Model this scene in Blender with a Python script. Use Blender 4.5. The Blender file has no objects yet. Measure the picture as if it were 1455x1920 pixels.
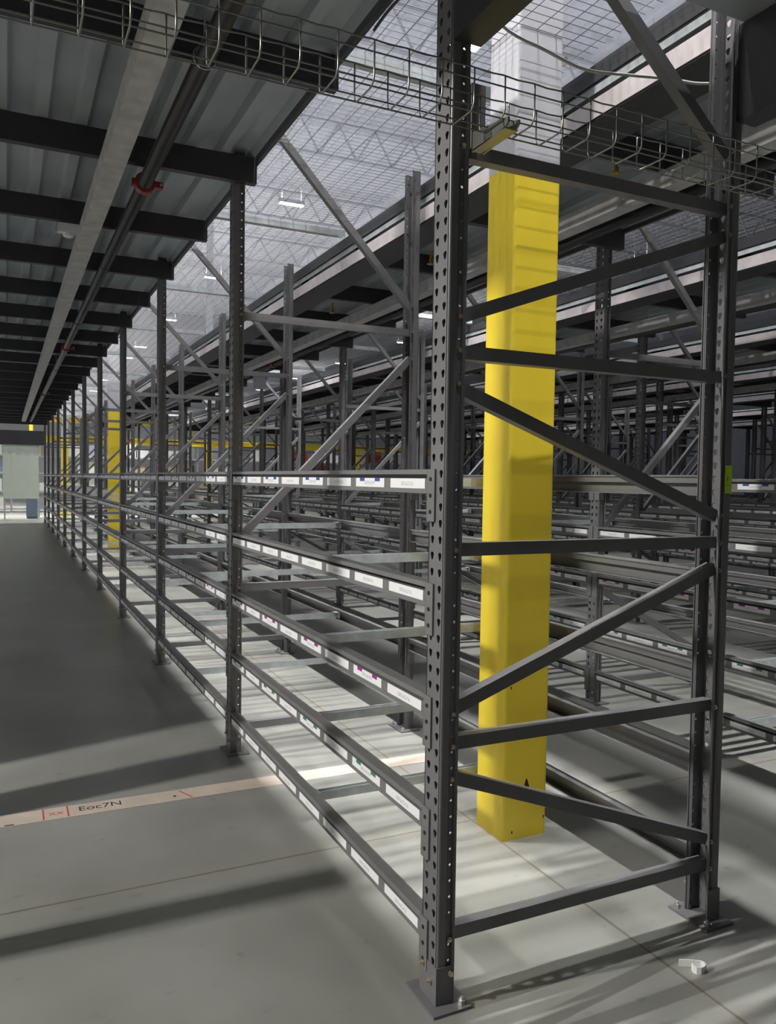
import bpy, bmesh, math, random
from mathutils import Vector, Matrix
random.seed(7)
D = bpy.data
COL = bpy.context.scene.collection
PI = math.pi

# ------------------------------------------------------------------ layout (metres)
L = 2.5            # bay length, along +Y
NB = 11            # bays per rack row
W = 1.21           # rack depth, along +X
PER = 2.73         # rack row period
ROWX = [i * PER for i in range(8)]
LV = [1.676, 1.32, 0.964, 0.608, 0.252]      # beam tops
LVN = ['topmost', 'second-highest', 'middle', 'second-lowest', 'lowest']
ORD = ('first second third fourth fifth sixth seventh eighth ninth tenth eleventh twelfth thirteenth fourteenth fifteenth '
       'sixteenth seventeenth eighteenth nineteenth twentieth twenty-first twenty-second twenty-third twenty-fourth').split()

# ------------------------------------------------------------------ materials
def mat(name, col, rough=0.5, metal=0.0, noise=0.0, nscale=8.0, bump=0.0, bscale=60, stretch=None, emit=0, spec=0.5):
    m = D.materials.new(name); m.use_nodes = True
    nt = m.node_tree; b = nt.nodes['Principled BSDF']
    b.inputs['Base Color'].default_value = (*col, 1); b.inputs['Roughness'].default_value = rough
    b.inputs['Metallic'].default_value = metal; b.inputs['Specular IOR Level'].default_value = spec
    if emit:
        b.inputs['Emission Color'].default_value = (*col, 1); b.inputs['Emission Strength'].default_value = emit
    if noise or bump:
        tc = nt.nodes.new('ShaderNodeTexCoord'); mp = nt.nodes.new('ShaderNodeMapping')
        nt.links.new(tc.outputs['Object'], mp.inputs[0])
        if stretch: mp.inputs['Scale'].default_value = stretch
    if noise:
        n = nt.nodes.new('ShaderNodeTexNoise'); n.inputs['Scale'].default_value = nscale; n.inputs['Detail'].default_value = 5
        nt.links.new(mp.outputs[0], n.inputs['Vector'])
        r = nt.nodes.new('ShaderNodeValToRGB')
        r.color_ramp.elements[0].position = 0.3; r.color_ramp.elements[1].position = 0.72
        r.color_ramp.elements[0].color = (*[c * (1 - noise) for c in col], 1)
        r.color_ramp.elements[1].color = (*[min(1, c * (1 + noise)) for c in col], 1)
        nt.links.new(n.outputs['Fac'], r.inputs[0]); nt.links.new(r.outputs[0], b.inputs['Base Color'])
    if bump:
        n2 = nt.nodes.new('ShaderNodeTexNoise'); n2.inputs['Scale'].default_value = bscale
        nt.links.new(mp.outputs[0], n2.inputs['Vector'])
        bp = nt.nodes.new('ShaderNodeBump'); bp.inputs['Strength'].default_value = bump; bp.inputs['Distance'].default_value = 0.01
        nt.links.new(n2.outputs['Fac'], bp.inputs['Height']); nt.links.new(bp.outputs[0], b.inputs['Normal'])
    return m

M = dict(
    post=mat('grey_powder_coat', (.165, .162, .167), .36, noise=.12, nscale=5),
    beam=mat('beam_grey_paint', (.18, .18, .178), .38, noise=.1, nscale=6),
    galv=mat('galvanised_steel', (.52, .56, .57), .36, .15, noise=.18, nscale=14),
    wire=mat('zinc_wire', (.30, .30, .27), .3, .8),
    meshw=mat('mesh_wire', (.12, .12, .125), .5, .3),
    joist=mat('black_joist_paint', (.035, .036, .04), .45),
    deck=mat('deck_sheet', (.38, .42, .45), .5, .25, noise=.1, nscale=3, bump=.05, bscale=4),
    yellow=mat('yellow_paint', (.84, .64, .045), .34, noise=.05, nscale=3, bump=.12, bscale=3),
    white=mat('white_paint', (.75, .75, .78), .5, noise=.05),
    colwhite=mat('column_white_paint', (.56, .56, .60), .5, noise=.04),
    trunk=mat('dented_white_trunking', (.52, .51, .50), .42, .2, noise=.2, nscale=9, bump=.25, bscale=14),
    black=mat('black_pipe', (.03, .03, .033), .35),
    red=mat('red_coupling', (.25, .03, .025), .45),
    redb=mat('red_plastic', (.35, .05, .04), .5),
    bolt=mat('zinc_bolt', (.62, .52, .36), .3, .8),
    hole=mat('dark_pin', (.02, .02, .02), .6),
    steel=mat('plain_steel', (.55, .55, .55), .35, .7),
    roof=mat('white_roof_sheet', (.80, .80, .84), .7, noise=.04),
    truss=mat('roof_truss_paint', (.62, .62, .66), .6),
    lamp=mat('lamp_lens', (1, .98, .95), .4, emit=14),
    housing=mat('lamp_housing', (.8, .8, .8), .5),
    tag=mat('lime_sticker', (.52, .85, .02), .5),
    ink=mat('black_ink', (.02, .02, .02), .7),
    inkred=mat('red_ink', (.55, .05, .05), .7),
    tape=mat('floor_tape', (.54, .46, .385), .6, noise=.12, nscale=6),
    clip=mat('white_plastic', (.9, .9, .88), .4),
    cable=mat('grey_cable', (.5, .5, .47), .45),
    pvc=mat('pale_green_strip', (.60, .66, .56), .45),
    blue=mat('blue_box', (.25, .32, .45), .5),
    wall=mat('far_wall_paint', (.55, .56, .58), .8, noise=.05),
    carton=mat('carton_board', (.50, .37, .24), .8, noise=.1),
    cartonw=mat('carton_white', (.78, .77, .75), .7, noise=.05),
    toe=mat('toe_channel_zinc', (.60, .55, .55), .45, .3, noise=.12, nscale=9),
    rust=mat('rusty_brass', (.42, .30, .05), .5, noise=.3, nscale=40),
    greybox=mat('grey_bin', (.30, .32, .35), .6, noise=.06),
    lblank=mat('blank_label', (.82, .82, .82), .5),
)

def label_mat(name, bar):
    m = D.materials.new(name); m.use_nodes = True; nt = m.node_tree; b = nt.nodes['Principled BSDF']
    N = nt.nodes.new; K = nt.links.new
    tc = N('ShaderNodeTexCoord'); sp = N('ShaderNodeSeparateXYZ'); K(tc.outputs['Object'], sp.inputs[0])
    def mth(op, a, c=None):
        n = N('ShaderNodeMath'); n.operation = op
        for i, v in enumerate((a, c)):
            if v is None: continue
            if isinstance(v, (int, float)): n.inputs[i].default_value = v
            else: K(v, n.inputs[i])
        return n.outputs[0]
    # label pitch 0.3 along y: local coordinate inside one label
    yy = mth('SUBTRACT', mth('FLOORED_MODULO', sp.outputs['Y'], .3), .15)
    ay = mth('ABSOLUTE', yy); z = sp.outputs['Z']
    nz = N('ShaderNodeTexNoise'); nz.inputs['Scale'].default_value = 1.0; nz.inputs['Detail'].default_value = 1
    mp = N('ShaderNodeMapping'); mp.inputs['Scale'].default_value = (1, 230, 330); K(tc.outputs['Object'], mp.inputs[0]); K(mp.outputs[0], nz.inputs['Vector'])
    txt = mth('MULTIPLY', mth('MULTIPLY', mth('LESS_THAN', ay, .045), mth('LESS_THAN', z, .003)),
              mth('MULTIPLY', mth('GREATER_THAN', z, -.010), mth('GREATER_THAN', nz.outputs['Fac'], .53)))
    mix1 = N('ShaderNodeMix'); mix1.data_type = 'RGBA'
    mix1.inputs[6].default_value = (.90, .90, .90, 1); mix1.inputs[7].default_value = (.42, .42, .44, 1); K(txt, mix1.inputs[0])
    last = mix1
    if bar:
        br = mth('MULTIPLY', mth('MULTIPLY', mth('GREATER_THAN', ay, .045), mth('LESS_THAN', ay, .088)),
                 mth('MULTIPLY', mth('GREATER_THAN', z, .002), mth('LESS_THAN', z, .014)))
        mix2 = N('ShaderNodeMix'); mix2.data_type = 'RGBA'; K(br, mix2.inputs[0]); K(mix1.outputs[2], mix2.inputs[6])
        mix2.inputs[7].default_value = (*bar, 1); last = mix2
    K(last.outputs[2], b.inputs['Base Color']); b.inputs['Roughness'].default_value = .45
    return m
LAB = [label_mat('label_plain', None), label_mat('label_blue', (.05, .08, .45)), label_mat('label_magenta', (.35, .02, .28)),
       label_mat('label_green', (.03, .25, .12)), label_mat('label_worn', None)]

def concrete():
    m = D.materials.new('polished_concrete'); m.use_nodes = True; nt = m.node_tree; b = nt.nodes['Principled BSDF']
    N = nt.nodes.new; K = nt.links.new
    tc = N('ShaderNodeTexCoord'); sp = N('ShaderNodeSeparateXYZ'); K(tc.outputs['Object'], sp.inputs[0])
    def mth(op, a, c=None, d=None):
        n = N('ShaderNodeMath'); n.operation = op
        for i, v in enumerate((a, c, d)):
            if v is None: continue
            if isinstance(v, (int, float)): n.inputs[i].default_value = v
            else: K(v, n.inputs[i])
        return n.outputs[0]
    n1 = N('ShaderNodeTexNoise'); n1.inputs['Scale'].default_value = 1.3; n1.inputs['Detail'].default_value = 3; n1.inputs['Roughness'].default_value = .45
    K(tc.outputs['Object'], n1.inputs['Vector'])
    r = N('ShaderNodeValToRGB'); r.color_ramp.elements[0].position = .3; r.color_ramp.elements[1].position = .7
    r.color_ramp.elements[0].color = (.205, .207, .188, 1); r.color_ramp.elements[1].color = (.31, .312, .286, 1)
    K(n1.outputs['Fac'], r.inputs[0])
    # dark scuffs
    n2 = N('ShaderNodeTexNoise'); n2.inputs['Scale'].default_value = 9; n2.inputs['Detail'].default_value = 2
    mp = N('ShaderNodeMapping'); mp.inputs['Scale'].default_value = (1, 1.8, 1); K(tc.outputs['Object'], mp.inputs[0]); K(mp.outputs[0], n2.inputs['Vector'])
    sc = N('ShaderNodeMapRange'); K(n2.outputs['Fac'], sc.inputs[0]); sc.inputs[1].default_value = .66; sc.inputs[2].default_value = .80
    # saw joints
    wob = N('ShaderNodeTexNoise'); wob.inputs['Scale'].default_value = 9; K(tc.outputs['Object'], wob.inputs['Vector'])
    wv = mth('MULTIPLY', mth('SUBTRACT', wob.outputs['Fac'], .5), .006)
    def line(coord, at, per, w):
        d = mth('ABSOLUTE', mth('SUBTRACT', mth('FLOORED_MODULO', mth('ADD', mth('SUBTRACT', coord, at), per / 2), per), per / 2))
        d = mth('ADD', d, wv)
        mr = N('ShaderNodeMapRange'); K(d, mr.inputs[0]); mr.inputs[1].default_value = w; mr.inputs[2].default_value = w * .4
        return mr.outputs[0]
    j = mth('MAXIMUM', line(sp.outputs['Y'], 1.135, 3.9, .008), line(sp.outputs['X'], .83, 3.81, .008))
    dark = mth('MINIMUM', mth('ADD', mth('MULTIPLY', j, .6), mth('MULTIPLY', sc.outputs[0], .35)), .8)
    # warm stain along the joints
    st = mth('MAXIMUM', line(sp.outputs['Y'], 1.135, 3.9, .10), line(sp.outputs['X'], .83, 3.81, .06))
    mixs = N('ShaderNodeMix'); mixs.data_type = 'RGBA'; K(mth('MULTIPLY', st, .10), mixs.inputs[0]); K(r.outputs[0], mixs.inputs[6]); mixs.inputs[7].default_value = (.36, .28, .16, 1)
    mix = N('ShaderNodeMix'); mix.data_type = 'RGBA'; K(dark, mix.inputs[0]); K(mixs.outputs[2], mix.inputs[6]); mix.inputs[7].default_value = (.07, .065, .06, 1)
    K(mix.outputs[2], b.inputs['Base Color'])
    rr = N('ShaderNodeMapRange'); K(n1.outputs['Fac'], rr.inputs[0]); rr.inputs[1].default_value = .3; rr.inputs[2].default_value = .7
    rr.inputs[3].default_value = .285; rr.inputs[4].default_value = .35; b.inputs['Specular IOR Level'].default_value = .4; K(rr.outputs[0], b.inputs['Roughness'])
    return m
M['concrete'] = concrete()

# ------------------------------------------------------------------ mesh builder
class MB:
    def __init__(s): s.v = []; s.f = []
    def box(s, x0, x1, y0, y1, z0, z1):
        i = len(s.v)
        s.v += [(x0, y0, z0), (x1, y0, z0), (x1, y1, z0), (x0, y1, z0), (x0, y0, z1), (x1, y0, z1), (x1, y1, z1), (x0, y1, z1)]
        s.f += [tuple(i + k for k in q) for q in ((0, 3, 2, 1), (4, 5, 6, 7), (0, 1, 5, 4), (1, 2, 6, 5), (2, 3, 7, 6), (3, 0, 4, 7))]
        return s
    def prof(s, pts, t0, t1, axis):
        """closed 2-D outline swept along an axis: axis y -> pts are (x,z); x -> (y,z); z -> (x,y)"""
        def P(p, t): return {'y': (p[0], t, p[1]), 'x': (t, p[0], p[1]), 'z': (p[0], p[1], t)}[axis]
        i = len(s.v); n = len(pts)
        s.v += [P(p, t0) for p in pts] + [P(p, t1) for p in pts]
        for k in range(n): s.f.append((i + k, i + (k + 1) % n, i + n + (k + 1) % n, i + n + k))
        s.f += [tuple(i + k for k in range(n))[::-1], tuple(i + n + k for k in range(n))]
        return s
    def tube(s, path, r, n=8, cap=True, closed=False):
        path = [Vector(p) for p in path]; rings = []; m = len(path); prev = None
        for k, p in enumerate(path):
            if closed: d = path[(k + 1) % m] - path[k - 1]
            else: d = path[min(k + 1, m - 1)] - path[max(k - 1, 0)]
            d.normalize()
            u = prev if prev is not None else (Vector((0, 0, 1)) if abs(d.z) < .9 else Vector((1, 0, 0)))
            u = (u - d * u.dot(d)).normalized(); w = d.cross(u); prev = u
            rr = r[k] if isinstance(r, (list, tuple)) else r
            i = len(s.v)
            for a in range(n):
                t = 2 * PI * a / n; q = p + u * (rr * math.cos(t)) + w * (rr * math.sin(t)); s.v.append(tuple(q))
            rings.append(i)
        for k in range(m if closed else m - 1):
            a, b = rings[k], rings[(k + 1) % m]
            for q in range(n): s.f.append((a + q, a + (q + 1) % n, b + (q + 1) % n, b + q))
        if cap and not closed:
            s.f.append(tuple(rings[0] + q for q in range(n))[::-1]); s.f.append(tuple(rings[-1] + q for q in range(n)))
        return s
    def bar(s, p0, p1, w, h, up=(0, 1, 0), t=None):
        """straight section from p0 to p1; w across 'up x dir', h along up. t: open C section of thickness t (open on +up side)"""
        p0, p1 = Vector(p0), Vector(p1); d = (p1 - p0).normalized(); u = Vector(up); u = (u - d * u.dot(d)).normalized(); c = d.cross(u)
        if t: o = [(-w/2, -h/2), (w/2, -h/2), (w/2, h/2), (w/2 - t, h/2), (w/2 - t, -h/2 + t), (-w/2 + t, -h/2 + t), (-w/2 + t, h/2), (-w/2, h/2)]
        else: o = [(-w/2, -h/2), (w/2, -h/2), (w/2, h/2), (-w/2, h/2)]
        i = len(s.v); n = len(o)
        for e in (p0, p1): s.v += [tuple(e + c * a + u * b) for a, b in o]
        for k in range(n): s.f.append((i + k, i + (k + 1) % n, i + n + (k + 1) % n, i + n + k))
        if t:
            for e in (0, n):
                q = [(0, 1, 4, 5), (1, 2, 3, 4), (0, 5, 6, 7)]
                s.f += [tuple(i + e + k for k in x) for x in q]
        else: s.f += [(i + 3, i + 2, i + 1, i), (i + 4, i + 5, i + 6, i + 7)]
        return s
    def add(s, o, dx=0, dy=0, dz=0):
        i = len(s.v); s.v += [(a + dx, b + dy, c + dz) for a, b, c in o.v]; s.f += [tuple(i + k for k in f) for f in o.f]; return s
    def mesh(s, name, *mats, smooth=False, fix=True):
        me = D.meshes.new(name); me.from_pydata(s.v, [], s.f)
        for m in mats: me.materials.append(m)
        if fix:
            bm = bmesh.new(); bm.from_mesh(me); bmesh.ops.recalc_face_normals(bm, faces=bm.faces); bm.to_mesh(me); bm.free()
        if smooth:
            for p in me.polygons: p.use_smooth = True
        me.update(); return me

def ob(name, me, parent=None, loc=(0, 0, 0)):
    o = D.objects.new(name, me); COL.objects.link(o); o.location = loc
    if parent is not None: o.parent = parent
    return o
def tag(o, label, cat, group=None, kind=None):
    o['label'] = label; o['category'] = cat
    if group: o['group'] = group
    if kind: o['kind'] = kind
    return o
def thing(name, label, cat, loc=(0, 0, 0), group=None, kind=None):
    o = D.objects.new(name, None); o.empty_display_size = .1; COL.objects.link(o); o.location = loc
    return tag(o, label, cat, group, kind)
def dup(root, loc, label, group=None):
    def cp(o, par):
        c = o.copy(); COL.objects.link(c); c.parent = par
        for ch in o.children: cp(ch, c)
        return c
    r = cp(root, None); r.location = loc; r['label'] = label
    if group: r['group'] = group
    return r
def struct(name, me, loc=(0, 0, 0)):
    o = ob(name, me, None, loc); o['kind'] = 'structure'; return o

# ------------------------------------------------------------------ setting
struct('floor', MB().box(-12, 30, -8, 52, -.2, 0).mesh('floor', M['concrete']))
rf = MB(); yy = -8.0
pts = []
x = -12.0
while x < 30:
    pts += [(x, 12.4), (x + .20, 12.4), (x + .23, 12.46), (x + .37, 12.46)]; x += .40
pts += [(30, 12.4), (30, 12.6), (-12, 12.6)]
rf.prof(pts, -8, 52, 'y')
struct('ceiling', rf.mesh('ceiling', M['roof']))
struct('wall_back', MB().box(-12, 30, 52, 52.2, 0, 12.4).mesh('wall_back', M['wall']))
struct('wall_right', MB().box(30, 30.2, -8, 52, 0, 12.4).mesh('wall_right', M['greybox']))

# ------------------------------------------------------------------ posts with teardrop holes
PITCH = .0508
def cell(mb, P, u0, u1, v0, v1, hole):
    """one face cell (u,v) with a hole outline (starts at top, runs clockwise to bottom on right then up the left)"""
    n = len(hole); h = n // 2
    right = hole[:h + 1]; left = hole[h:] + [hole[0]]
    ut, ub = hole[0][0], hole[h][0]
    def add(poly):
        i = len(mb.v); mb.v += [P(*p) for p in poly]; mb.f.append(tuple(range(i, i + len(poly))))
    add([(ut, v1), (u1, v1), (u1, v0), (ub, v0)] + right[::-1])
    add([(ub, v0), (u0, v0), (u0, v1), (ut, v1)] + left[::-1])
def drop(cu, cv):
    return [(cu, cv + .011), (cu + .0085, cv + .008), (cu + .0105, cv + .002), (cu + .0075, cv - .005), (cu + .0045, cv - .013),
            (cu, cv - .015), (cu - .0045, cv - .013), (cu - .0075, cv - .005), (cu - .0105, cv + .002), (cu - .0085, cv + .008)]
def rnd(cu, cv, r=.0045):
    return [(cu + r * math.sin(2 * PI * k / 8), cv + r * math.cos(2 * PI * k / 8)) for k in range(8)]
def post_mesh(name, height, z0, holes=True):
    mb = MB(); n = int((height - z0) / PITCH); z1 = z0 + n * PITCH
    fP = lambda u, v: (0.0, u, v)
    if holes:
        for k in range(n):
            v0 = z0 + k * PITCH; vc = v0 + PITCH / 2
            cell(mb, fP, .006, .05, v0, v0 + PITCH, drop(.026, vc)); cell(mb, fP, .05, .094, v0, v0 + PITCH, drop(.074, vc))
            for yy in (.008, .092):
                cell(mb, (lambda u, v, yy=yy: (u, yy, v)), .034, .052, v0, v0 + PITCH, rnd(.045, vc))
    else:
        mb.v += [(0, .006, z0), (0, .094, z0), (0, .094, z1), (0, .006, z1)]; mb.f.append((0, 1, 2, 3))
        for yy in (.008, .092):
            i = len(mb.v); mb.v += [(.034, yy, z0), (.052, yy, z0), (.052, yy, z1), (.034, yy, z1)]; mb.f.append((i, i+1, i+2, i+3))
    prof = [(0, .006), (.0018, .0018), (.006, 0), (.029, 0), (.034, .008)]
    prof2 = [(.052, .008), (.054, -.004), (.060, -.004)]
    for pr in (prof, prof2):
        for sgn in (0, 1):
            q = [(a, b if sgn == 0 else .1 - b) for a, b in pr]
            for a, b in zip(q[:-1], q[1:]):
                i = len(mb.v); mb.v += [(*a, z0), (*b, z0), (*b, z1), (*a, z1)]; mb.f.append((i, i + 1, i + 2, i + 3))
    me = mb.mesh(name, M['post'], fix=False)
    bm = bmesh.new(); bm.from_mesh(me)
    bmesh.ops.remove_doubles(bm, verts=bm.verts, dist=1e-5)
    c = Vector((.03, .05, 0))
    for f in bm.faces:                       # outward normals, then give the sheet its thickness inward
        m = f.calc_center_median(); f.normal_update()
        if f.normal.dot(Vector((m.x - c.x, m.y - c.y, 0))) < 0: f.normal_flip()
    bmesh.ops.solidify(bm, geom=list(bm.faces), thickness=.0025)
    bm.to_mesh(me); bm.free(); me.update(); return me
POST = post_mesh('post', 3.62, .012); POSTL = post_mesh('post', 4.05, .012)
PLATE = MB().box(-.033, .102, -.045, .145, 0, .009).mesh('base_plate', M['post'])
foot = MB()
foot.prof([(-.004, -.004), (.058, -.004), (.058, .0), (-.0005, .0), (-.0005, .1), (.058, .1), (.058, .104), (-.004, .104)], .009, .128, 'z')
FOOT = foot.mesh('foot_sleeve', M['post'])
def hexbolt(p, ax, r=.009, l=.009):
    p = Vector(p); a = Vector(ax); mb = MB(); mb.tube([p, p + a * l], r, 6); mb.tube([p + a * l, p + a * (l + .008)], r * .5, 6); return mb
ANCH = [hexbolt((.078, yy, .009), (0, 0, 1), .012, .014).mesh('anchor_bolt', M['steel']) for yy in (-.022, .122)]
FBOLT = [hexbolt(a, b).mesh('foot_bolt', M['bolt']) for a, b in (((.045, -.004, .105), (0, -1, 0)), ((-.004, .03, .075), (-1, 0, 0)), ((-.004, .075, .11), (-1, 0, 0)))]

def brace_mesh(xa, za, xb_, zb, h=.042, y=.05):
    """C-section brace between the posts in the frame plane"""
    return MB().bar((xa, y, za), (xb_, y, zb), h, .040, up=(0, 1, 0), t=.0025)
XL, XR = .045, W - .045
def build_frame(braces, label, group, loc=(0, 0, 0), detail=True, bolts=True):
    t = thing('upright_frame', label, 'rack frame', loc, group)
    for side in (0, 1):
        p = ob('post', POST if side else POSTL, t)
        if side: p.location = (W, .1, 0); p.rotation_euler = (0, 0, PI)
        ob('base_plate', PLATE, p)
        if detail:
            ob('foot_sleeve', FOOT, p)
            for m_ in ANCH: ob('anchor_bolt', m_, p)
            for m_ in FBOLT: ob('foot_bolt', m_, p)
    for (za, zb) in braces:
        k = 'cross_brace' if abs(za - zb) < .02 else 'diagonal_brace'
        d = Vector((XR - XL, 0, zb - za)).normalized() * .012
        b = ob(k, brace_mesh(XL - d.x, za - d.z, XR + d.x, zb + d.z).mesh(k, M['post']), t)
        if bolts:
            for xx, zz in ((XL, za), (XR, zb)):
                bm_ = MB().tube([(xx, .008, zz), (xx, .0, zz)], .009, 6); bm_.tube([(xx, .0, zz), (xx, -.006, zz)], .0045, 6)
                ob('bolt', bm_.mesh('bolt', M['bolt']), b)
    return t
q = .1016; z0 = .208
Z = lambda k: z0 + q * k
FRONT = [(Z(0), Z(0)), (Z(6), Z(6)), (Z(12), Z(12)), (Z(18), Z(18)), (Z(24), Z(24)),
         (Z(5), Z(1)), (Z(7), Z(11)), (Z(17), Z(13)), (Z(19), Z(23)), (3.78, 2.84)]
INNER = [(.15, .15), (.99, .99), (2.594, 2.594), (1.27, 2.42), (3.93, 2.755)]
INNERB = [(.15, .15), (.99, .99), (2.594, 2.594), (.86, .26), (1.27, 2.42), (3.93, 2.755)]
ROWN = [o + ' rack row' for o in ORD]
fr = build_frame(FRONT, 'heavily braced grey end frame standing in front of the big yellow column', 'upright frames of first rack row')
fa = build_frame(INNER, 'grey upright frame, second from the front in first rack row', 'upright frames of first rack row', (0, L, 0), bolts=True)
for k in range(2, NB + 1):
    dup(fa, (0, k * L, 0), 'grey upright frame, %s from the front in first rack row' % ORD[k])
fbb = None
for r in range(1, 8):
    for k in range(0 if r < 2 else 1, NB + 1):
        lab = 'grey upright frame, %s from the front in %s' % (ORD[k], ROWN[r]); loc = (ROWX[r], k * L, 0); g = 'upright frames of ' + ROWN[r]
        if fbb is None: fbb = build_frame(INNERB, lab, g, loc, detail=False, bolts=False)
        else: dup(fbb, loc, lab, g)

# lime sticker on the right post of the end frame (belongs to that frame)
st = MB()
for a, b, y0, y1 in ((1.1765, 1.2095, -.0012, -.0004),): st.box(a, b, y0, y1, 1.609, 1.712)
st.box(1.2102, 1.211, -.001, .03, 1.609, 1.712)
so = ob('sticker', st.mesh('sticker', M['tag']), fr); so['label'] = 'lime green wrap sticker with a small black mark'
ln = MB().box(1.177, 1.2095, -.0016, -.0012, 1.6385, 1.640)
ob('printed_line', ln.mesh('printed_line', M['ink']), so)
def text(name, body, size, mtl, parent, loc, rot):
    c = D.curves.new(name, 'FONT'); c.body = body; c.size = size; c.extrude = .0002; c.materials.append(mtl)
    tmp = D.objects.new(name, c); COL.objects.link(tmp); bpy.context.view_layer.update()
    me = D.meshes.new_from_object(tmp.evaluated_get(bpy.context.evaluated_depsgraph_get())); D.objects.remove(tmp)
    o = D.objects.new(name, me); COL.objects.link(o); o.location = loc; o.rotation_euler = rot
    if parent is not None: o.parent = parent
    return o
text('printed_mark', '?', .03, M['ink'], so, (1.184, -.0016, 1.651), (PI / 2, 0, 0))

# ------------------------------------------------------------------ shelf beams
BH = .078
def beam_profile():
    # outer face at x = -.004 (aisle side); open at the back
    return [(.042, 0), (.0, 0), (-.004, .002), (-.004, .016), (-.001, .017), (-.001, .0495), (.030, .050), (.030, .0615), (-.004, .062), (-.004, .0765),
            (-.001, .078), (.042, .078), (.042, .072), (.040, .072), (.040, .0755), (.0325, .0755), (.0325, .0475), (.0015, .047), (.0015, .0195), (.0, .0025), (.042, .0025)]
bmh = MB()
pr = beam_profile()
bmh.prof(pr, .104, L - .004, 'y')
BEAM = bmh.mesh('beam', M['beam'])
cn = MB()
def conn(mb, ya, yb, yend):
    mb.prof([(-.0065, ya), (-.001, ya), (-.001, yb), (-.0065, yb)], -.085, .078, 'z')      # plate on the post face
    mb.box(-.0065, .04, yend - .002, yend + .002, -.085, .078)
conn(cn, .056, .104, .1035); CON0 = cn.mesh('connector', M['beam'])
cn = MB(); conn(cn, L - .004, L + .046, L - .0035); CON1 = cn.mesh('connector', M['beam'])
PIN0 = [MB().tube([(-.0065, .08, z), (-.0095, .08, z)], .0065, 8).mesh('pin', M['hole']) for z in (-.055, -.004, .047)]
NL = 8
def lab_box(mb, k, w=.25):
    c = .15 + .3 * k
    mb.box(-.0028, -.0008, c - w / 2, c + w / 2, -.0185, .0135)
def strip_mesh(slotm):
    mb = MB()
    for k in range(NL): lab_box(mb, k)
    me = mb.mesh('label_strip', LAB[0], LAB[slotm] if slotm else LAB[0])
    for p in me.polygons: p.material_index = (p.index // 6) % 2 if slotm else 0
    return me
LROW = [1, 0, 2, 3, 4]
STRIP = [strip_mesh(s if s < 4 else 0) for s in LROW]
def one_label(k, s):
    mb = MB(); lab_box(mb, k); return mb.mesh('label', LAB[s if (k % 2 and s < 4) else 0])
LABM = [[one_label(k, s) for k in range(NL)] for s in LROW]
LY0, LZ0 = .10, .0352          # label pitch starts at the front connector

def make_beam(label, group, lv, near, single, flip=False):
    t = thing('shelf_beam', label, 'shelf beam', (0, 0, 0), group)
    b = ob('rail', BEAM, t); c_ = ob('connector', CON0, t); ob('connector', CON1, t)
    if single:
        for m_ in PIN0: ob('pin', m_, c_)
    if near:
        if single:
            for k in range(NL): ob('label', LABM[lv][k], t, (0, LY0, LZ0))
        else: ob('label_strip', STRIP[lv], t, (0, LY0, LZ0))
    return t
proto = {}
count = 0
def place_beam(r, k, lv, face):
    global count
    single = (r == 0 and k < 2 and face == 0)
    lab = 'grey labelled shelf beam, %s, %s bay back, %s face of %s' % (LVN[lv], ORD[k], 'left' if face == 0 else 'right', ROWN[r])
    g = 'shelf beams of ' + ROWN[r]
    key = (lv, face, single)
    if key not in proto: o = proto[key] = make_beam(lab, g, lv, face == 0, single)
    else: o = dup(proto[key], (0, 0, 0), lab, g)
    o['label'] = lab; o['group'] = g
    zb = LV[lv] - BH
    if face == 0: o.location = (ROWX[r], k * L, zb)
    else:
        o.location = (ROWX[r] + W, (k + 1) * L + .1, zb); o.rotation_euler = (0, 0, PI)
    count += 1
for r, face, kk in ((0, 0, range(NB)), (0, 1, range(NB)), (1, 0, range(NB)), (1, 1, range(NB)), (2, 0, range(NB)), (3, 0, range(2, 7))):
    for k in kk:
        for lv in range(5): place_beam(r, k, lv, face)
# everything further back, past three hundred beams
far = MB(); farl = MB()
bx = MB().box(-.004, .03, .102, L - .002, 0, .078)
for r in range(2, 8):
    for face in (0, 1):
        if (r, face) == (2, 0): continue
        for k in range(NB):
            if r == 3 and face == 0 and 2 <= k < 7: continue
            for lv in range(5):
                zb = LV[lv] - BH
                if face == 0:
                    far.add(bx, ROWX[r], k * L, zb)
                    for i in range(NL):
                        c = k * L + LY0 + .15 + .3 * i; farl.box(ROWX[r] - .0065, ROWX[r] - .0035, c - .125, c + .125, zb + .018, zb + .052)
                else: far.add(bx, ROWX[r] + W - .026, k * L, zb)
o = ob('shelf_beam', far.mesh('far_beams', M['beam'], fix=False)); tag(o, 'the many grey shelf beams of the rack rows farthest to the right', 'shelf beams', kind='stuff')
o2 = ob('label_strip', farl.mesh('far_labels', LAB[0], fix=False), o)
# crossbars
xb = MB()
xb.prof([(1.215, 0), (1.25, 0), (1.25, .04), (1.2475, .04), (1.2475, .0025), (1.2175, .0025), (1.2175, .04), (1.215, .04)], .042, W - .042, 'x')
XBAR = xb.mesh('crossbar', M['galv'])
XTAB = [MB().prof([(a, -.004), (b, -.004), (b, .040), (c, .040), (c, .043), (a, .043)], 1.19, 1.262, 'y').mesh('end_tab', M['galv'])
        for a, b, c in ((.034, .040, .07), (W - .034, W - .040, W - .07))]
first = None
for r in range(3):
    for k in range(NB):
        for lv in range(5):
            lab = 'galvanised crossbar of %s level, %s bay back, between the beams of %s' % (LVN[lv], ORD[k], ROWN[r])
            g = 'crossbars of ' + ROWN[r]; loc = (ROWX[r], k * L, LV[lv] - .062)
            if first is None:
                first = thing('crossbar', lab, 'crossbar', loc, g); ob('channel', XBAR, first); [ob('end_tab', m_, first) for m_ in XTAB]
            else: dup(first, loc, lab, g)

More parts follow.
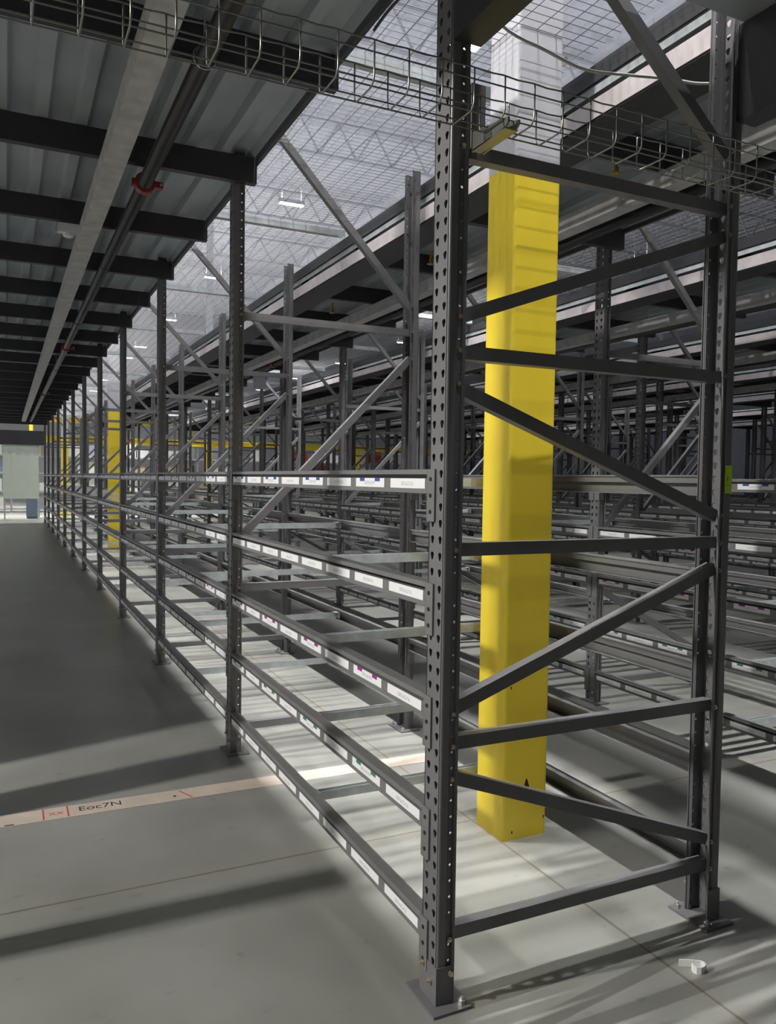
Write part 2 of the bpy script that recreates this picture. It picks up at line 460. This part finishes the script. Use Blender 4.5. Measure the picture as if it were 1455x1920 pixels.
# ------------------------------------------------------------------ mezzanine decks over the aisles
DZ = 3.48
AN = ['the left aisle'] + ['%s aisle from left' % ORD[i + 1] for i in range(7)]
def deck_mesh(x0, x1, y0, y1):
    pts = []; x = x0; up = []
    while x < x1 - .05:
        e = min(x + .19, x1)
        for px, pz in ((x, DZ), (x + .055, DZ), (x + .072, DZ + .04), (x + .173, DZ + .04)):
            if px <= e: pts.append((px, pz))
        x += .19
    pts.append((x1, DZ))
    top = [(a, b + .012) for a, b in reversed(pts)]
    return MB().prof(pts + top, y0, y1, 'y')
def cj(mb, x0, x1, y, z0_, z1_):     # C-section joist, web facing the camera
    w = .05; t = .004
    mb.prof([(y, z0_), (y + w, z0_), (y + w, z0_ + t), (y + t, z0_ + t), (y + t, z1_ - t), (y + w, z1_ - t), (y + w, z1_), (y, z1_)], x0, x1, 'x')
jm = {}
for a in range(0, 8):
    X0 = -1.62 if a == 0 else ROWX[a - 1] + W + .05
    X1 = .10 if a == 0 else ROWX[a] + .10
    y0 = -5.2 if a == 0 else -.06
    d = struct('ceiling_deck', deck_mesh(X0, X1, y0, NB * L + .4).mesh('deck', M['deck']))
    # joists
    wj = X1 + .015 - (X0 + .0)
    key = 0 if a == 0 else 1
    if key not in jm:
        mb = MB(); cj(mb, 0, wj, 0, 3.335, 3.478); jm[key] = mb.mesh('joist', M['joist'])
    ks = range(-1 if a == 0 else 0, 2 * NB + 1)
    for n_, k in enumerate(ks):
        o = ob('ceiling_joist', jm[key], None, (X0 + (.012 if a else 0), k * L / 2 - .055, 0)); o['kind'] = 'thing'
        tag(o, 'black steel deck joist, %s from the front, over %s' % (ORD[n_ if n_ < 24 else 23] if n_ < 24 else 'last', AN[a]), 'joist', 'deck joists over ' + AN[a])
    # rim on the right-hand edge of each deck
    mb = MB().prof([(X1 + .005, 3.45), (X1 + .03, 3.45), (X1 + .03, 3.454), (X1 + .009, 3.454), (X1 + .009, 3.54), (X1 + .005, 3.54)], y0, NB * L + .4, 'y')
    o = ob('rim_angle', mb.mesh('rim_angle', M['joist'])); tag(o, 'thin dark rim angle along the right edge of the deck over ' + AN[a], 'rim')
    if a:
        e = ROWX[a - 1] + W
        rim = thing('rim_channel', 'pale toe channel along left edge of deck over ' + AN[a], 'rim channel', (0, 0, 0))
        fl = MB().box(e + .05, e + .30, y0, NB * L + .4, 3.312, 3.326)
        ob('bottom_flange', fl.mesh('bottom_flange', M['joist']), rim)
        fc = MB().prof([(e + .040, 3.318), (e + .045, 3.318), (e + .045, 3.400), (e + .058, 3.400), (e + .058, 3.405), (e + .040, 3.405)], y0, NB * L + .4, 'y')
        ob('toe_channel', fc.mesh('toe_channel', M['toe']), rim)
        tr = MB().box(e + .038, e + .048, y0, NB * L + .4, 3.478, 3.56)
        ob('top_rail', tr.mesh('top_rail', M['joist']), rim)
        lip = MB().box(e + .044, e + .048, y0, NB * L + .4, 3.432, 3.466)
        ob('curb', lip.mesh('curb', M['galv']), rim)
    # trunking + sprinkler pipe under the deck
    if a < 5:
        ox = 0 if a == 0 else e + 1.52
        tx0 = -.745 + ox; yend = 24.2
        tk = MB().prof([(tx0, 3.225), (tx0 + .108, 3.225), (tx0 + .108, 3.322), (tx0, 3.322)], y0, yend, 'y')
        o = ob('hanging_trunking', tk.mesh('trunking', M['trunk'])); tag(o, 'dented white trunking hung under the deck over ' + AN[a], 'trunking')
        px = -.50 + ox
        t = thing('sprinkler_pipe', 'black sprinkler pipe with red couplings under deck over ' + AN[a], 'pipe', (0, 0, 0))
        ob('pipe', MB().tube([(px, y0, 3.255), (px, yend, 3.255)], .038, 14).mesh('pipe', M['black'], smooth=True), t)
        for yc in (2.52, 8.8, 15.1):
            c = MB().tube([(px, yc - .028, 3.255), (px, yc - .026, 3.255), (px, yc + .026, 3.255), (px, yc + .028, 3.255)], [.045, .056, .056, .045], 14)
            for s in (-1, 1): c.box(px + s * .05 - .018, px + s * .05 + .03 * (s > 0) + .018 - .03 * (s < 0) * 0, yc - .02, yc + .02, 3.238, 3.272)
            co = ob('coupling', c.mesh('coupling', M['red']), t)
            ob('coupling_bolt', MB().tube([(px + .085, yc - .035, 3.255), (px + .085, yc + .035, 3.255)], .007, 6).mesh('coupling_bolt', M['steel']), co)
        for yc in (1.05, 4.4, 6.9, 11.0):
            ob('hanger_loop', MB().tube([(px + .043 * math.cos(u), yc, 3.257 + .043 * math.sin(u)) for u in [2 * PI * i / 16 for i in range(16)]], .003, 5, closed=True).mesh('hanger_loop', M['steel'] if yc < 2 else M['joist']), t)
            ob('hanger_rod', MB().tube([(px, yc, 3.298), (px, yc, 3.49)], .004, 6).mesh('hanger_rod', M['steel']), t)
# front deck above the camera side, carried by two beams
struct('ceiling_deck_front', MB().box(.14, 3.2, -5.2, -.02, 3.288, 3.312).mesh('front_deck', M['deck']))
for nm, xa, xb_, lab in (('mezzanine_beam', .0, .095, 'deep black mezzanine beam running forward from the left post of end frame'),
                         ('mezzanine_beam', 1.175, 1.27, 'deep black mezzanine beam running forward from the right post of end frame')):
    mb = MB().prof([(xa, 2.945), (xb_, 2.945), (xb_, 2.953), (xa + .008, 2.953), (xa + .008, 3.277), (xb_, 3.277), (xb_, 3.285), (xa, 3.285)], -5.2, -.006, 'y')
    t = thing(nm, lab, 'beam'); ob('web', mb.mesh('mezzanine_beam', M['joist']), t)
    ep = MB().box(xa, xb_, -.006, -.002, 2.945, 3.285); ob('end_plate', ep.mesh('end_plate', M['joist']), t)
    for z in (2.99, 3.06, 3.17, 3.24): ob('bolt', hexbolt((xa + .03, -.006, z), (0, -1, 0)).mesh('bolt', M['steel']), t)

# ------------------------------------------------------------------ wire mesh above the racks
wm = MB(); wr = .0022
def stick(mb, a, b, r):
    a, b = Vector(a), Vector(b); d = (b - a).normalized(); u = Vector((0, 0, 1)); w = d.cross(u); i = len(mb.v)
    for e in (a, b):
        for k in range(3):
            t = 2 * PI * k / 3; mb.v.append(tuple(e + u * r * math.cos(t) + w * r * math.sin(t)))
    for k in range(3): mb.f.append((i + k, i + (k + 1) % 3, i + 3 + (k + 1) % 3, i + 3 + k))
for k in range(50): stick(wm, (.10, .025 + k * .05, 0), (W + .06, .025 + k * .05, 0), wr)
for k in range(12): stick(wm, (.13 + k * .1, 0, .004), (.13 + k * .1, L, .004), wr)
WM = wm.mesh('wire_mesh', M['meshw'], fix=False)
for r in range(4):
    for k in range(NB):
        o = ob('wire_mesh_panel', WM, None, (ROWX[r], k * L + .05, 3.64))
        tag(o, 'wire mesh deck panel over %s bay back of %s' % (ORD[k], ROWN[r]), 'wire mesh', 'mesh panels over ' + ROWN[r])
sup = MB().prof([(0, 0), (.055, 0), (.055, .05), (.052, .05), (.052, .003), (.003, .003), (.003, .05), (0, .05)], .06, W + .06, 'x').mesh('mesh_support', M['galv'])
for r in range(4):
    for k in range(NB):
        o = ob('mesh_support', sup, None, (ROWX[r], k * L + 1.40, 3.585))
        tag(o, 'galvanised channel under wire mesh over %s bay back of %s' % (ORD[k], ROWN[r]), 'channel', 'mesh supports over ' + ROWN[r])

# ------------------------------------------------------------------ yellow building columns
def column(x, y, label):
    t = thing('building_column', label, 'column', (x, y, 0), 'building columns', 'thing')
    w, d = .246, .228
    def rc(z0_, z1_, r=.016):
        pts = []
        for cx, cy, a0 in ((w - r, d - r, 0), (r, d - r, 90), (r, r, 180), (w - r, r, 270)):
            for k in range(5):
                a = math.radians(a0 + 22.5 * k); pts.append((cx + r * math.cos(a), cy + r * math.sin(a)))
        return MB().prof(pts, z0_, z1_, 'z')
    s = ob('yellow_guard_paint', rc(0, 3.05).mesh('yellow_shaft', M['yellow']), t); s['label'] = 'yellow painted lower shaft'
    u = ob('upper_shaft', rc(3.05, 12.4).mesh('upper_shaft', M['colwhite']), t); u['label'] = 'white painted upper shaft'
    return t, s
c0, cs = column(.831, .878, 'big yellow square column standing inside the nearest rack bay')
column(.80, 15.9, 'yellow column deep inside the first rack row, seventh bay back')
column(.78, 31.3, 'farthest yellow column beyond the end of first rack row')
column(8.9, 15.9, 'yellow column inside the fourth rack row in the background')
column(6.4, 31.3, 'yellow column beyond the far end of third rack row')
column(14.5, 8.9, 'yellow column far to the right among the rack rows')
ch = MB().prof([(.112, .215), (.128, .222), (.150, .217), (.132, .272), (.127, .276), (.121, .262)], -.0015, .0005, 'y')
h = ob('paint_chip', ch.mesh('paint_chip', M['ink']), c0); h['label'] = 'black gouge in the yellow paint near the base'
for (a, z) in ((.225, .075), (.05, .03), (.03, .70)): ob('paint_chip', MB().box(a, a + .006, -.001, .0005, z, z + .012).mesh('paint_chip', M['ink']), c0)

# ------------------------------------------------------------------ wire basket cable tray
t = thing('cable_basket', 'wire basket cable tray crossing in front of the end frame under the decks', 'cable tray', (0, 0, 0))
yn, yf, zb, zt = -.195, -.065, 2.66, 2.765
mb = MB(); nw = []
xs0, xs1 = -1.45, 2.3
lines = [(yn, zt), (yn, zt - .028), (yf, zt), (yf, zt - .03), (yn + .02, zb), (yf - .045, zb), (yf - .012, zb)]
import itertools
for i, (y, z) in enumerate(lines):
    path = []
    n = int((xs1 - xs0) / .05)
    for k in range(n + 1):
        xx = xs0 + k * .05
        path.append((xx, y, z + (.003 if i in (0, 2) and k % 2 == 0 else 0)))
    nw.append(path); mb.tube(path, .0026, 6)
ob('long_wire', mb.mesh('long_wires', M['wire'], smooth=True), t)
k = 0; xx = -.042 - 1.4
while xx < xs1:
    pth = [(xx, yn, zt + .004), (xx, yn, zb + .016), (xx, yn + .005, zb + .006), (xx, yn + .016, zb - .003), (xx, yf - .016, zb - .003), (xx, yf - .005, zb + .006), (xx, yf, zb + .016), (xx, yf, zt + .004)]
    ob('cross_wire', MB().tube(pth, .0026, 6).mesh('cross_wire', M['wire'], smooth=True), t); xx += .1; k += 1
t = thing('tray_bracket', 'galvanised cantilever bracket holding the wire basket at the left front post', 'bracket', (0, 0, 0))
a = MB()
for x_ in (.065, .10): a.prof([(-.014, 2.625), (-.19, 2.635), (-.202, 2.643), (-.202, 2.655), (-.19, 2.658), (-.014, 2.685)], x_, x_ + .006, 'x')
a.box(.065, .106, -.19, -.012, 2.628, 2.632)
ob('arm', a.mesh('arm', M['wire']), t)
v = MB().prof([(.062, -.012), (.11, -.012), (.11, .02), (.106, .02), (.106, -.008), (.066, -.008), (.066, .02), (.062, .02)], 2.64, 2.83, 'z')
ob('back_channel', v.mesh('back_channel', M['post']), t)
ob('bolt', hexbolt((.085, -.012, 2.655), (0, -1, 0)).mesh('bolt', M['bolt']), t)

# cables and small overhead fittings
cb = []
P = [(.10, .112, 3.242), (.24, .112, 3.107), (.42, .112, 3.067), (.582, .112, 3.044), (.767, .112, 3.068), (.95, .112, 3.097), (1.092, .112, 3.112), (1.22, .112, 3.142)]
for i in range(len(P) - 1):
    p0, p1, p2, p3 = (Vector(P[max(i - 1, 0)]), Vector(P[i]), Vector(P[i + 1]), Vector(P[min(i + 2, len(P) - 1)]))
    for s in range(6):
        u = s / 6; cb.append(.5 * ((2 * p1) + (p2 - p0) * u + (2 * p0 - 5 * p1 + 4 * p2 - p3) * u * u + (3 * p1 - p0 - 3 * p2 + p3) * u ** 3))
cb.append(Vector(P[-1]))
tag(ob('hanging_cable', MB().tube(cb, .0055, 8).mesh('hanging_cable', M['cable'], smooth=True)), 'grey cable sagging between the tops of the front frame posts', 'cable')
def sag(p0, p1, dz, r, name, label, m, n=14):
    pth = [Vector(p0).lerp(Vector(p1), i / n) - Vector((0, 0, dz * 4 * (i / n) * (1 - i / n))) for i in range(n + 1)]
    tag(ob(name, MB().tube(pth, r, 6).mesh(name, m, smooth=True)), label, 'cable')
sag((2.35, 2.55, 3.33), (2.05, 3.6, 3.46), .05, .003, 'drop_wire', 'thin pale wire hanging under the deck beside the second frame', M['cable'])
sag((.085, .125, 3.25), (.125, .85, 3.42), -.05, .006, 'drop_wire', 'dark cable arching along the deck edge at the top of picture', M['black'])
def sprinkler(p, label):
    t = thing('ceiling_sprinkler', label, 'sprinkler', p, 'sprinkler heads under the decks', 'thing')
    ob('drop', MB().tube([(0, 0, .02), (0, 0, .125)], .012, 8).mesh('drop', M['rust']), t)
    ob('deflector', MB().tube([(0, 0, -.004), (0, 0, 0), (0, 0, .012), (0, 0, .03)], [.030, .032, .014, .02], 12).mesh('deflector', M['rust']), t)
sprinkler((1.90, 1.46, 3.38), 'brassy sprinkler head under the deck right of the yellow column')
sprinkler((1.89, 5.75, 3.38), 'brassy sprinkler head under deck seen between second frame posts')
sprinkler((1.89, 3.6, 3.38), 'brassy sprinkler head under deck left of the front post')
t = thing('detector_box', 'small white detector box hung beside the trunking over left aisle', 'detector', (-.80, 3.75, 3.27))
ob('body', MB().box(-.075, .055, -.03, .03, 0, .06).mesh('detector_body', M['white']), t)
ob('dome', MB().tube([(-.01, 0, -.028), (-.01, 0, -.02), (-.01, 0, 0)], [.02, .034, .036], 14).mesh('dome', M['white']), t)

# ------------------------------------------------------------------ floor tape with pen marks, loose clip
t = thing('floor_tape', 'worn beige tape line with pen marks crossing the floor under the shelf beams', 'tape', (0, 0, 0))
ob('strip', MB().prof([(-1.6, 1.948), (1.22, 1.948 - .02), (1.22, 2.06), (-1.6, 2.092)], .0004, .0016, 'z').mesh('tape_strip', M['tape']), t)
for xx in (-1.045, -.935): ob('red_mark', MB().box(xx, xx + .007, 1.955, 2.082, .0016, .0022).mesh('red_mark', M['inkred']), t)
ob('red_mark', MB().prof([(-.345, 1.95), (-.338, 1.95), (-.385, 2.06), (-.392, 2.06)], .0016, .0022, 'z').mesh('red_mark', M['inkred']), t)
text('red_lettering', 'XX', .05, M['inkred'], t, (-1.02, 1.995, .0017), (0, 0, 0))
text('black_lettering', 'Eoc7N', .075, M['ink'], t, (-.885, 1.998, .0017), (0, 0, 0))
for q_ in ((-.43, -.415, 1.99, 2.005), (-1.21, -1.17, 1.952, 1.962)): ob('black_mark', MB().box(*q_, .0016, .0022).mesh('black_mark', M['ink']), t)
# clip: a curl of white label holder standing on edge
pth = [(.862, -.150), (.885, -.162), (.908, -.176), (.924, -.187), (.928, -.197), (.922, -.209), (.908, -.216), (.894, -.216), (.882, -.209), (.879, -.197), (.886, -.184)]
cl = MB(); n = len(pth); th = .0018; hgt = .024
for i, (x_, y_) in enumerate(pth):
    a = Vector(pth[max(i - 1, 0)]); b = Vector(pth[min(i + 1, n - 1)]); d = (b - a).normalized(); nn = Vector((-d.y, d.x)) * th
    cl.v += [(x_ - nn.x, y_ - nn.y, .0), (x_ + nn.x, y_ + nn.y, .0), (x_ + nn.x, y_ + nn.y, hgt), (x_ - nn.x, y_ - nn.y, hgt)]
for i in range(n - 1):
    a, b = 4 * i, 4 * i + 4
    for k in range(4): cl.f.append((a + k, a + (k + 1) % 4, b + (k + 1) % 4, b + k))
cl.f += [(0, 1, 2, 3), (4 * n - 4, 4 * n - 3, 4 * n - 2, 4 * n - 1)]
tag(ob('plastic_clip', cl.mesh('plastic_clip', M['clip'])), 'small white curled plastic strip lying on the floor by right front post', 'plastic strip')

# ------------------------------------------------------------------ roof trusses and lamps
tm = MB(); ya, zl, zh = 0, 11.2, 12.2
tm.box(-12, 30, -.05, .05, zl, zl + .07).box(-12, 30, -.05, .05, zh, zh + .07)
x = -12.0; s = 0
while x < 29.5:
    tm.bar((x, 0, zl + .04 if s == 0 else zh), (x + .6, 0, zh if s == 0 else zl + .04), .05, .05); x += .6; s ^= 1
TR = tm.mesh('roof_truss', M['truss'], fix=False)
for i in range(9):
    o = ob('roof_truss', TR, None, (0, -4.0 + i * 6.1, 0)); tag(o, 'white lattice roof truss, %s from the front' % ORD[i], 'truss', 'roof trusses')
LAMP_POWER = 105
LY1 = [-.1 + 5.85 * i for i in range(9)]; LY0 = [-1.4 + 2.7 * i for i in range(11)] + [29.2, 35.0, 41.0, 47.0]
LAMPROWS = [(.55, 11.4, [-4.6], 2), (.12, 11.4, LY0, 0), (3.40, 6.5, LY1, 0), (6.0, 6.5, LY1, 1), (8.75, 6.5, LY1, 1), (11.5, 6.5, LY1, 1), (14.2, 6.5, LY1, 1), (-1.0, 6.5, [31.2, 33.6, 37.5, 42.0], 0), (3.33, 6.5, [32.3], 0), (6.06, 6.5, [32.3], 0), (8.8, 6.5, [32.3], 0)]  # rows behind the curtain and rack ends are added to brighten the far end
hs = MB().prof([(-.07, 0), (.07, 0), (.045, .07), (-.045, .07)], -.23, .23, 'x').mesh('lamp_housing', M['housing'])
le = MB().box(-.21, .21, -.06, .06, -.012, .0).mesh('lamp_lens', M['lamp'])
al = D.lights.new('lamp_down', 'AREA'); al.shape = 'RECTANGLE'; al.size = .42; al.size_y = .08; al.energy = LAMP_POWER; al.color = (1, .985, .98); al.spread = math.radians(64)
au = D.lights.new('added_uplight', 'AREA'); au.shape = 'RECTANGLE'; au.size = .42; au.size_y = .12; au.energy = 25; au.color = (.90, .92, 1)  # upward light added to the fixtures to brighten the roof
al2 = al.copy(); al2.energy = LAMP_POWER * .22; au2 = au.copy(); au2.energy = au.energy
al0 = al.copy(); al0.size = .42; al0.energy = LAMP_POWER * 1.35; au0 = au.copy(); au0.energy = au.energy * .5
alf = al.copy(); alf.spread = PI; alf.energy = 700
rod = MB().tube([(-.18, 0, .07), (-.18, 0, 1.0)], .006, 5).mesh('hanger_rod', M['steel']); rod2 = MB().tube([(.18, 0, .07), (.18, 0, 1.0)], .006, 5).mesh('hanger_rod', M['steel'])
for i, (x, zl_, ys, dim) in enumerate(LAMPROWS):
    for j, y in enumerate(ys):
        t = thing('ceiling_lamp', 'added lamp brightening the cross aisle behind the strip curtain, %s back' % ORD[j] if i == 7 else 'added lamp brightening the far cross aisle behind the %s' % ROWN[i - 7] if i > 7 else 'bright hanging lamp, %s in the line above %s' % (ORD[j], ROWN[i - 1]) if i else 'bright hanging lamp above the front deck, ahead of the end frame', 'lamp', (x, y, zl_), 'hanging lamps under the roof')
        ob('housing', hs, t); ob('lens', le, t); ob('hanger_rod', rod, t); ob('hanger_rod', rod2, t)
        o = D.objects.new('lamp_light', alf if i == 0 else al0 if i == 1 else al2 if dim else al); COL.objects.link(o); o.parent = t; o.location = (0, 0, -.02)
        o = D.objects.new('lamp_light', au0 if i < 2 else au); COL.objects.link(o); o.parent = t; o.location = (0, 0, .09); o.rotation_euler = (PI, 0, 0)
# added out of view: flood lamp for side light; wall, frame, column cast shade
struct('light_block_wall', MB().box(-3.2, -3.0, 2.35, 29.5, 0, 12.4).mesh('light_block_wall', M['wall']))  # unseen blocker added to keep the flood off the deeper aisle
struct('wall_left_far', MB().box(-8.3, -8.1, -8, 52, 0, 12.4).mesh('wall_left_far', M['wall']))
t = thing('added_flood_lamp', 'unseen flood lamp added on the far left wall to light the front post', 'lamp', (-8.0, .95, 5.8), None, 'thing')  # invented source for the light on the left-facing steel
ob('housing', MB().box(-.1, -.012, -.12, .12, -.46, .46).mesh('flood_housing', M['housing']), t)
fl_ = D.lights.new('flood', 'AREA'); fl_.shape = 'RECTANGLE'; fl_.size = .6; fl_.size_y = .2; fl_.energy = 1350; fl_.color = (1, .97, .93)
o = D.objects.new('lamp_light', fl_); COL.objects.link(o); o.parent = t
o.rotation_euler = Vector((8.0, 0, -4.3)).to_track_quat('-Z', 'Z').to_euler()
dup(fbb, (-2.86, .86, 0), 'unseen grey frame added left of the aisle to cast a floor shadow', 'added shadow-casting frames left of the aisle')  # added so its posts throw a shadow band across the aisle
column(-2.35, 1.93, 'unseen yellow column added left of the aisle to cast a floor shadow')  # added to throw the wider shadow band on the aisle floor

# ------------------------------------------------------------------ far end of the hall
t = thing('strip_curtain', 'pale green strip curtain hanging at the far end of left aisle', 'strip curtain', (-.69, 30, 0))
st_ = MB()
for k in range(8): st_.box(-.59 + .148 * k, -.59 + .148 * k + .155, -.004 + .008 * (k % 2), .0 + .008 * (k % 2), .76, 2.74)
ob('strips', st_.mesh('strips', M['pvc']), t)
ob('header', MB().box(-.75, .80, -.03, .5, 2.73, 3.25).mesh('header', M['joist']), t)
for xx in (-.56, .56): ob('stand_leg', MB().box(xx, xx + .06, .02, .08, 0, 2.75).mesh('stand_leg', M['galv']), t)
tag(ob('blue_cabinet', MB().box(-.49, -.03, 30.6, 31.1, .06, .74).box(-.46, -.06, 30.65, 31.05, 0, .06).box(-.50, -.02, 30.58, 31.12, .74, .78).mesh('blue_cabinet', M['blue'])), 'blue grey cabinet on the floor below the strip curtain', 'cabinet')
def girder(y, z0_, z1_, x0, x1, label):
    tt = thing('yellow_girder', label, 'girder', (0, 0, 0)); h_ = (z1_ - z0_)
    ob('beam', MB().prof([(y, z0_), (y + .2, z0_), (y + .2, z0_ + .03), (y + .11, z0_ + .03), (y + .11, z1_ - .03), (y + .2, z1_ - .03), (y + .2, z1_), (y, z1_), (y, z1_ - .03), (y + .09, z1_ - .03), (y + .09, z0_ + .03), (y, z0_ + .03)], x0, x1, 'x').mesh('girder', M['yellow']), tt)
    legs = MB(); x = x0 + .3
    while x < x1:
        ob('leg', MB().box(x, x + .16, y + .02, y + .18, 0, z0_).mesh('girder_leg', M['yellow']), tt); x += 7.3
girder(34, 3.02, 3.28, -7.8, 24, 'long yellow girder crossing behind the ends of rack rows')
girder(38, 4.1, 4.4, -7.8, 12, 'higher yellow girder crossing farther back at the left')
# stock rack at the far end: shelves with cartons
t = thing('stock_rack', 'long grey stock rack with cartons along the far end of the hall', 'rack', (0, 36, 0))
for z in (.15, .95, 1.75, 2.5): ob('shelf', MB().box(-7, 24, 0, 1.0, z - .06, z).mesh('stock_shelf', M['galv']), t)
for x in range(-7, 25, 2): [ob('post', MB().box(x, x + .08, a_, a_ + .08, 0, 3.0).mesh('stock_post', M['greybox']), t) for a_ in (-.02, .94)]
cm = {}
cols = ['carton', 'cartonw', 'greybox', 'cartonw', 'redb', 'blue']
for z in (.15, .95, 1.75, 2.5):
    x = -6.8
    while x < 23.2:
        w = random.choice((.5, .65, .8)); hh = random.choice((.35, .5, .6)); c = random.choice(cols[:4] if random.random() < .93 else cols[4:])
        if random.random() < .82 and ((x + 1) % 2) < 2 - w - .05 and ((x + 1) % 2) > .1:
            key = (w, hh, c)
            if key not in cm:
                b = MB().box(0, w, 0, .7, 0, hh - .02).box(0, w / 2 - .003, 0, .7, hh - .02, hh).box(w / 2 + .003, w, 0, .7, hh - .02, hh); cm[key] = b.mesh('carton', M[c])
            o = ob('carton', cm[key], None, (x, 36.1, z + .002)); tag(o, 'cardboard carton stored on the far stock rack', 'carton', 'cartons on the far stock rack')
        x += w + .06
# aisle signs and red drum glimpsed beyond the racks
def sign(x, y, z, w, hgt, m, label):
    t = thing('aisle_sign', label, 'sign', (x, y, z)); ob('panel', MB().box(-w/2, w/2, -.015, .015, -hgt/2, hgt/2).mesh('sign_panel', m), t)
    [ob('hanger', MB().tube([(s_*w*.35, 0, hgt/2), (s_*w*.35, 0, 3.47 - z)], .004, 5).mesh('hanger', M['steel']), t) for s_ in (-1, 1)]
sign(2.40, 10.1, 3.17, .20, .26, M['white'], 'white square sign under deck in aisle right of first rack row')
sign(2.47, 12.6, 3.05, .34, .22, M['greybox'], 'grey box sign under deck in aisle right of first rack row')
tag(ob('white_cabinet', MB().box(-.35, .35, 0, .5, .1, 2.2).box(-.33, .33, .03, .47, 0, .1).box(-.34, -.005, -.02, 0, .14, 2.16).box(.005, .34, -.02, 0, .14, 2.16).mesh('white_cabinet', M['cartonw']), None, (10.2, 31.5, 0)), 'tall white cabinet beyond the rack rows', 'cabinet')

# ------------------------------------------------------------------ camera
f, yaw, pit, rol = 1493.62, math.radians(25.6812), math.radians(2.3032), math.radians(-.84029)
right = Vector((math.cos(yaw), -math.sin(yaw), 0)); fwd0 = Vector((math.sin(yaw), math.cos(yaw), 0)); Zv = Vector((0, 0, 1))
fwd = fwd0 * math.cos(pit) - Zv * math.sin(pit); up = Zv * math.cos(pit) + fwd0 * math.sin(pit)
X = right * math.cos(rol) - up * math.sin(rol); Y = right * math.sin(rol) + up * math.cos(rol); Zc = -fwd
cam = D.cameras.new('camera'); co = D.objects.new('camera', cam); COL.objects.link(co)
mw = Matrix((X, Y, Zc)).transposed().to_4x4(); mw.translation = Vector((-1.2005, -2.0996, 1.6405)); co.matrix_world = mw
cam.sensor_fit = 'HORIZONTAL'; cam.sensor_width = 36; cam.lens = 36 * f / 1455; cam.clip_start = .05; cam.clip_end = 200
sc = bpy.context.scene; sc.camera = co
w = D.worlds.new('world'); sc.world = w; w.use_nodes = True
w.node_tree.nodes['Background'].inputs[0].default_value = (.75, .8, .9, 1); w.node_tree.nodes['Background'].inputs[1].default_value = .015
sc.view_settings.view_transform = 'Standard'; sc.view_settings.look = 'None'; sc.view_settings.gamma = 1; sc.view_settings.exposure = 0.0
sc.cycles.max_bounces = 5; sc.cycles.diffuse_bounces = 3; sc.cycles.glossy_bounces = 3; sc.cycles.adaptive_threshold = .04
sc.cycles.use_denoising = True
try: sc.cycles.sample_clamp_indirect = 6
except Exception: pass
